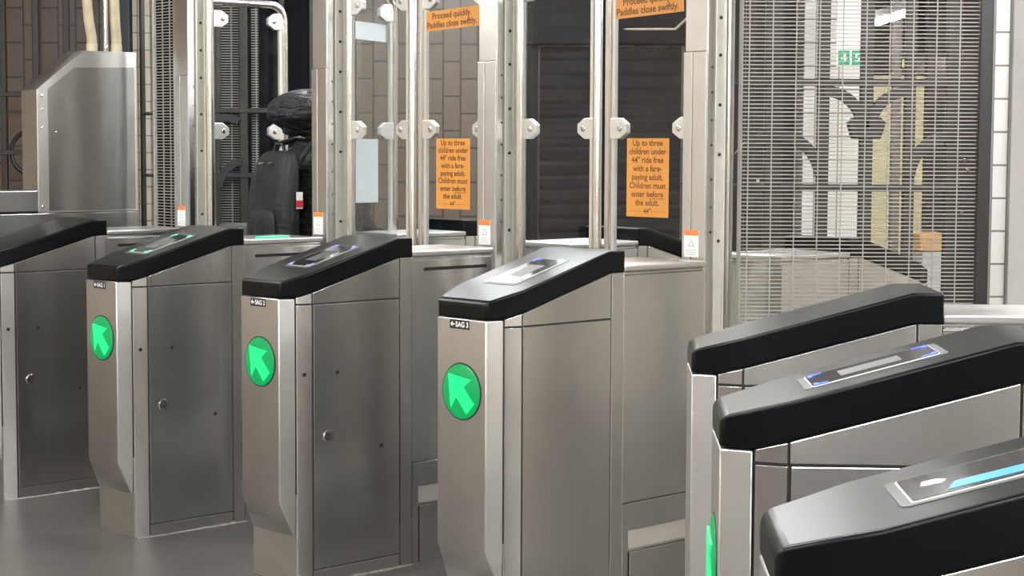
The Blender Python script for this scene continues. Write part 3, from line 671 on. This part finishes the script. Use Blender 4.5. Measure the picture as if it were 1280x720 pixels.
def blob(name, rings, mat, parent, n=20, sub=1, extra=None):
    """stack of ellipse rings (cx, cy, z, rx, ry) closed at both ends, smoothed"""
    bm = BM(); loft(bm, [[(cx + rx * cos(2*pi*k/n), cy + ry * sin(2*pi*k/n), z) for k in range(n)] for cx, cy, z, rx, ry in rings])
    if extra: extra(bm)
    o = link(name, bm, mat, parent, smooth=80)
    if sub: md = o.modifiers.new('sub', 'SUBSURF'); md.levels = md.render_levels = sub
    return o
loc, rz = row1(1); pc = at1(1, -.60, 1.30)
per = empty('person', (pc.x, pc.y, 0), rz); tag(per, 'person in a black hooded puffer jacket walking away through the open glass paddles', 'person')
V = [(0,0,.90),(0,.0,1.05),(0,.01,1.22),(0,.015,1.36),(0,.025,1.455),(0,.04,1.52),          # 0-5 spine, neck
     (-.10,.0,.86),(-.105,.10,.49),(-.10,-.02,.10),(-.10,.10,.035),                           # 6-9 left leg
     (.10,.0,.86),(.105,.05,.47),(.10,-.22,.12),(.10,-.10,.04),                               # 10-13 right leg
     (-.17,.01,1.38),(-.235,-.02,1.12),(-.20,.15,.98),                                        # 14-16 left arm
     (.17,.01,1.38),(.235,.02,1.12),(.20,.17,1.0)]                                            # 17-19 right arm
Ed = [(0,1),(1,2),(2,3),(3,4),(4,5),(0,6),(6,7),(7,8),(8,9),(0,10),(10,11),(11,12),(12,13),(3,14),(14,15),(15,16),(3,17),(17,18),(18,19)]
Ra = [(.13,.10),(.12,.095),(.14,.10),(.12,.09),(.06,.06),(.055,.055),.085,.06,.042,.035,.085,.06,.042,.035,.062,.045,.030,.062,.045,.030]
# hands: palm and five separate fingers, lightly curled
for side, wr in ((-1, 16), (1, 19)):
    wx, wy, wz = V[wr]
    V.append((wx, wy + .05, wz - .012)); pi_ = len(V) - 1; Ra.append((.030, .016)); Ed.append((wr, pi_))
    for q_, (dx, L) in enumerate(((-.028, .062), (-.010, .072), (.009, .068), (.027, .054))):
        V.append((wx + dx, wy + .085, wz - .014)); Ra.append(.0095); Ed.append((pi_, len(V) - 1))
        V.append((wx + dx, wy + .085 + L * .55, wz - .026)); Ra.append(.0085); Ed.append((len(V) - 2, len(V) - 1))
        V.append((wx + dx, wy + .085 + L * .8, wz - .026 - L * .42)); Ra.append(.007); Ed.append((len(V) - 2, len(V) - 1))
    V.append((wx - side * .038, wy + .055, wz - .02)); Ra.append(.011); Ed.append((pi_, len(V) - 1))
    V.append((wx - side * .052, wy + .085, wz - .034)); Ra.append(.009); Ed.append((len(V) - 2, len(V) - 1))
body = skin_mesh('body', V, Ed, Ra, M['skin'], per)
# head with a face, turned the way the person walks
bm = BM(); n = 20; rings = []
for z, rx, ry, cy in ((1.485,.045,.05,.05),(1.50,.058,.072,.055),(1.525,.066,.085,.052),(1.56,.072,.094,.045),(1.60,.075,.098,.04),(1.635,.070,.09,.036),(1.66,.052,.066,.034),(1.672,.02,.026,.034)):
    rings.append([(rx * cos(2*pi*k/n), cy + ry * sin(2*pi*k/n), z) for k in range(n)])
loft(bm, rings)
tube(bm, [(0, .128, 1.592), (0, .150, 1.556), (0, .132, 1.545)], [.008, .014, .010], 8)
for sx in (-1, 1):
    tube(bm, [(sx * .074, .03, 1.60), (sx * .084, .02, 1.578), (sx * .074, .03, 1.55)], [.008, .014, .007], 8)
    disc(bm, (sx * .030, .126, 1.588), (sx * .2, 1, 0), .011, .003, 12, 1, dome=.004)
tube(bm, [(-.022, .132, 1.523), (0, .140, 1.522), (.022, .132, 1.523)], [.003, .006, .003], 8, 2)
link('head', bm, [M['skin'], M['white'], M['brown']], per, smooth=60)
# puffer jacket: quilted rings bulge between seams
rings = []; segs = [(.80,.205,.155,.0),(.90,.215,.165,.0),(1.00,.215,.165,0.),(1.10,.22,.17,.0),(1.20,.228,.172,.0),(1.30,.23,.168,.005),(1.38,.215,.15,.01),(1.44,.15,.115,.02),(1.475,.10,.10,.03)]
for i, (z, rx, ry, cy) in enumerate(segs):
    rings.append((0, cy, z, rx * .965, ry * .96))
    if i < len(segs) - 1:
        z2, rx2, ry2, cy2 = segs[i + 1]
        rings.append((0, (cy + cy2) / 2, (z * .75 + z2 * .25), (rx*.75 + rx2*.25) * 1.025, (ry*.75 + ry2*.25) * 1.03)); rings.append((0, (cy + cy2) / 2, (z * .25 + z2 * .75), (rx*.25 + rx2*.75) * 1.025, (ry*.25 + ry2*.75) * 1.03))
jk = blob('puffer_jacket', rings, M['jacket'], per, 24)
for side in (-1, 1):
    a0, a1, a2 = (Vector(V[k_]) for k_ in ((14, 15, 16) if side < 0 else (17, 18, 19)))
    pts = []; rad = []
    for i in range(13):
        t = i / 12; p_ = a0.lerp(a1, t / .55) if t < .55 else a1.lerp(a2, (t - .55) / .45)
        pts.append(p_); rad.append((.094 - .038 * t) * (1.06 if i % 3 else .95))
    bm = BM(); tube(bm, pts, rad, 14); so = link('sleeve', bm, M['jacket'], jk, smooth=80); md = so.modifiers.new('sub', 'SUBSURF'); md.levels = md.render_levels = 1
# hood pulled up over the head
bm = BM(); n = 22; rings = []
for z, rx, ry, cy in ((1.465,.105,.11,-.02),(1.49,.13,.13,-.03),(1.505,.122,.122,-.03),(1.52,.14,.145,-.035),(1.55,.172,.185,-.045),(1.575,.176,.190,-.045),(1.585,.166,.180,-.045),(1.60,.172,.185,-.045),(1.635,.160,.172,-.04),(1.645,.15,.16,-.04),(1.675,.125,.135,-.03),(1.695,.08,.09,-.02),(1.702,.04,.045,-.02)):
    rings.append([(rx * cos(2*pi*k/n), cy + ry * sin(2*pi*k/n) * (.72 if sin(2*pi*k/n) > 0 else 1.), z + .009 * sin(4 * 2*pi*k/n + z * 30) * (1 if z < 1.69 else 0)) for k in range(n)])
loft(bm, rings); ho = link('hood', bm, M['jacket'], jk, smooth=80); ho.location.z = .225; ho.scale.z = .86; md = ho.modifiers.new('sub', 'SUBSURF'); md.levels = md.render_levels = 1
tr = skin_mesh('trousers', [V[0], (0,0,.80), V[6], V[7], (-.10,-.005,.12), V[10], V[11], (.10,-.20,.14)], [(0,1),(0,2),(2,3),(3,4),(0,5),(5,6),(6,7)], [(.15,.12),(.1,.1),.10,.075,.062,.10,.075,.062], M['cloth'], per)
for (hx, hy, tz) in ((-.10, -.03, 0), (.10, -.235, 0)):
    bm = BM(); loft(bm, [[(hx + a * r_, hy + b_ , z) for a, b_ in ((-.042, -.05), (.042, -.05), (.05, .12), (.03, .21), (-.03, .21), (-.05, .12))] for z, r_ in ((0.002, 1.), (.05, 1.), (.075, .85))])
    link('shoe', bm, M['shoe'], per, bevel=.012, seg=3, smooth=60)
# backpack
bp_ = empty('backpack', (pc.x, pc.y, 1.05), rz); tag(bp_, 'dark charcoal backpack with a red and white tag worn by the person', 'backpack')
bm = BM(); rg = []
for z, hw_, d0, d1 in ((-.12,.13,-.185,-.26),(-.09,.155,-.18,-.295),(.02,.165,-.18,-.305),(.14,.165,-.182,-.295),(.26,.155,-.182,-.275),(.345,.13,-.18,-.245),(.375,.09,-.18,-.215)):
    rg.append([(-hw_, d0, z), (-hw_, (d0 + d1) / 2, z), (-hw_ * .8, d1, z), (hw_ * .8, d1, z), (hw_, (d0 + d1) / 2, z), (hw_, d0, z)])
loft(bm, rg); bo = link('bag', bm, M['pack'], bp_, smooth=70); md = bo.modifiers.new('sub', 'SUBSURF'); md.levels = md.render_levels = 2
bm = BM(); rg = []
for z, hw_, d1 in ((-.095,.10,-.295),(-.07,.12,-.312),(.04,.125,-.318),(.10,.115,-.312),(.125,.09,-.295)):
    rg.append([(-hw_, -.28, z), (-hw_ * .85, d1, z), (hw_ * .85, d1, z), (hw_, -.28, z)])
loft(bm, rg); fo = link('front_pocket', bm, M['pack'], bp_, smooth=70); md = fo.modifiers.new('sub', 'SUBSURF'); md.levels = md.render_levels = 2
for sx in (-.035, .03):
    bm = BM(); tube(bm, [(sx - .02, -.268, .317), (sx + .015, -.268, .322)], .004, 6); link('zip_pull', bm, M['chrome'], bp_)
bm = BM(); tube(bm, [(-.03, -.19, .36), (-.02, -.20, .40), (.02, -.20, .40), (.03, -.19, .36)], .007, 8); link('grab_loop', bm, M['black'], bp_, smooth=60)
bm = BM(); box(bm, .166, .171, -.235, -.205, .13, .20); box(bm, .165, .172, -.236, -.204, .135, .165, 1); link('hang_tag', bm, [M['white'], plain('red_tag', (.45, .02, .03), .5)], bp_)
for sx in (-1, 1):
    bm = BM(); pts = [(sx * .10, -.19, .30), (sx * .115, -.12, .40), (sx * .12, .0, .425), (sx * .125, .10, .38), (sx * .13, .172, .25), (sx * .135, .178, .12), (sx * .15, .10, .02), (sx * .16, -.16, -.04)]
    tube(bm, pts, .013, 8); link('shoulder_strap', bm, M['pack'], bp_, smooth=60)
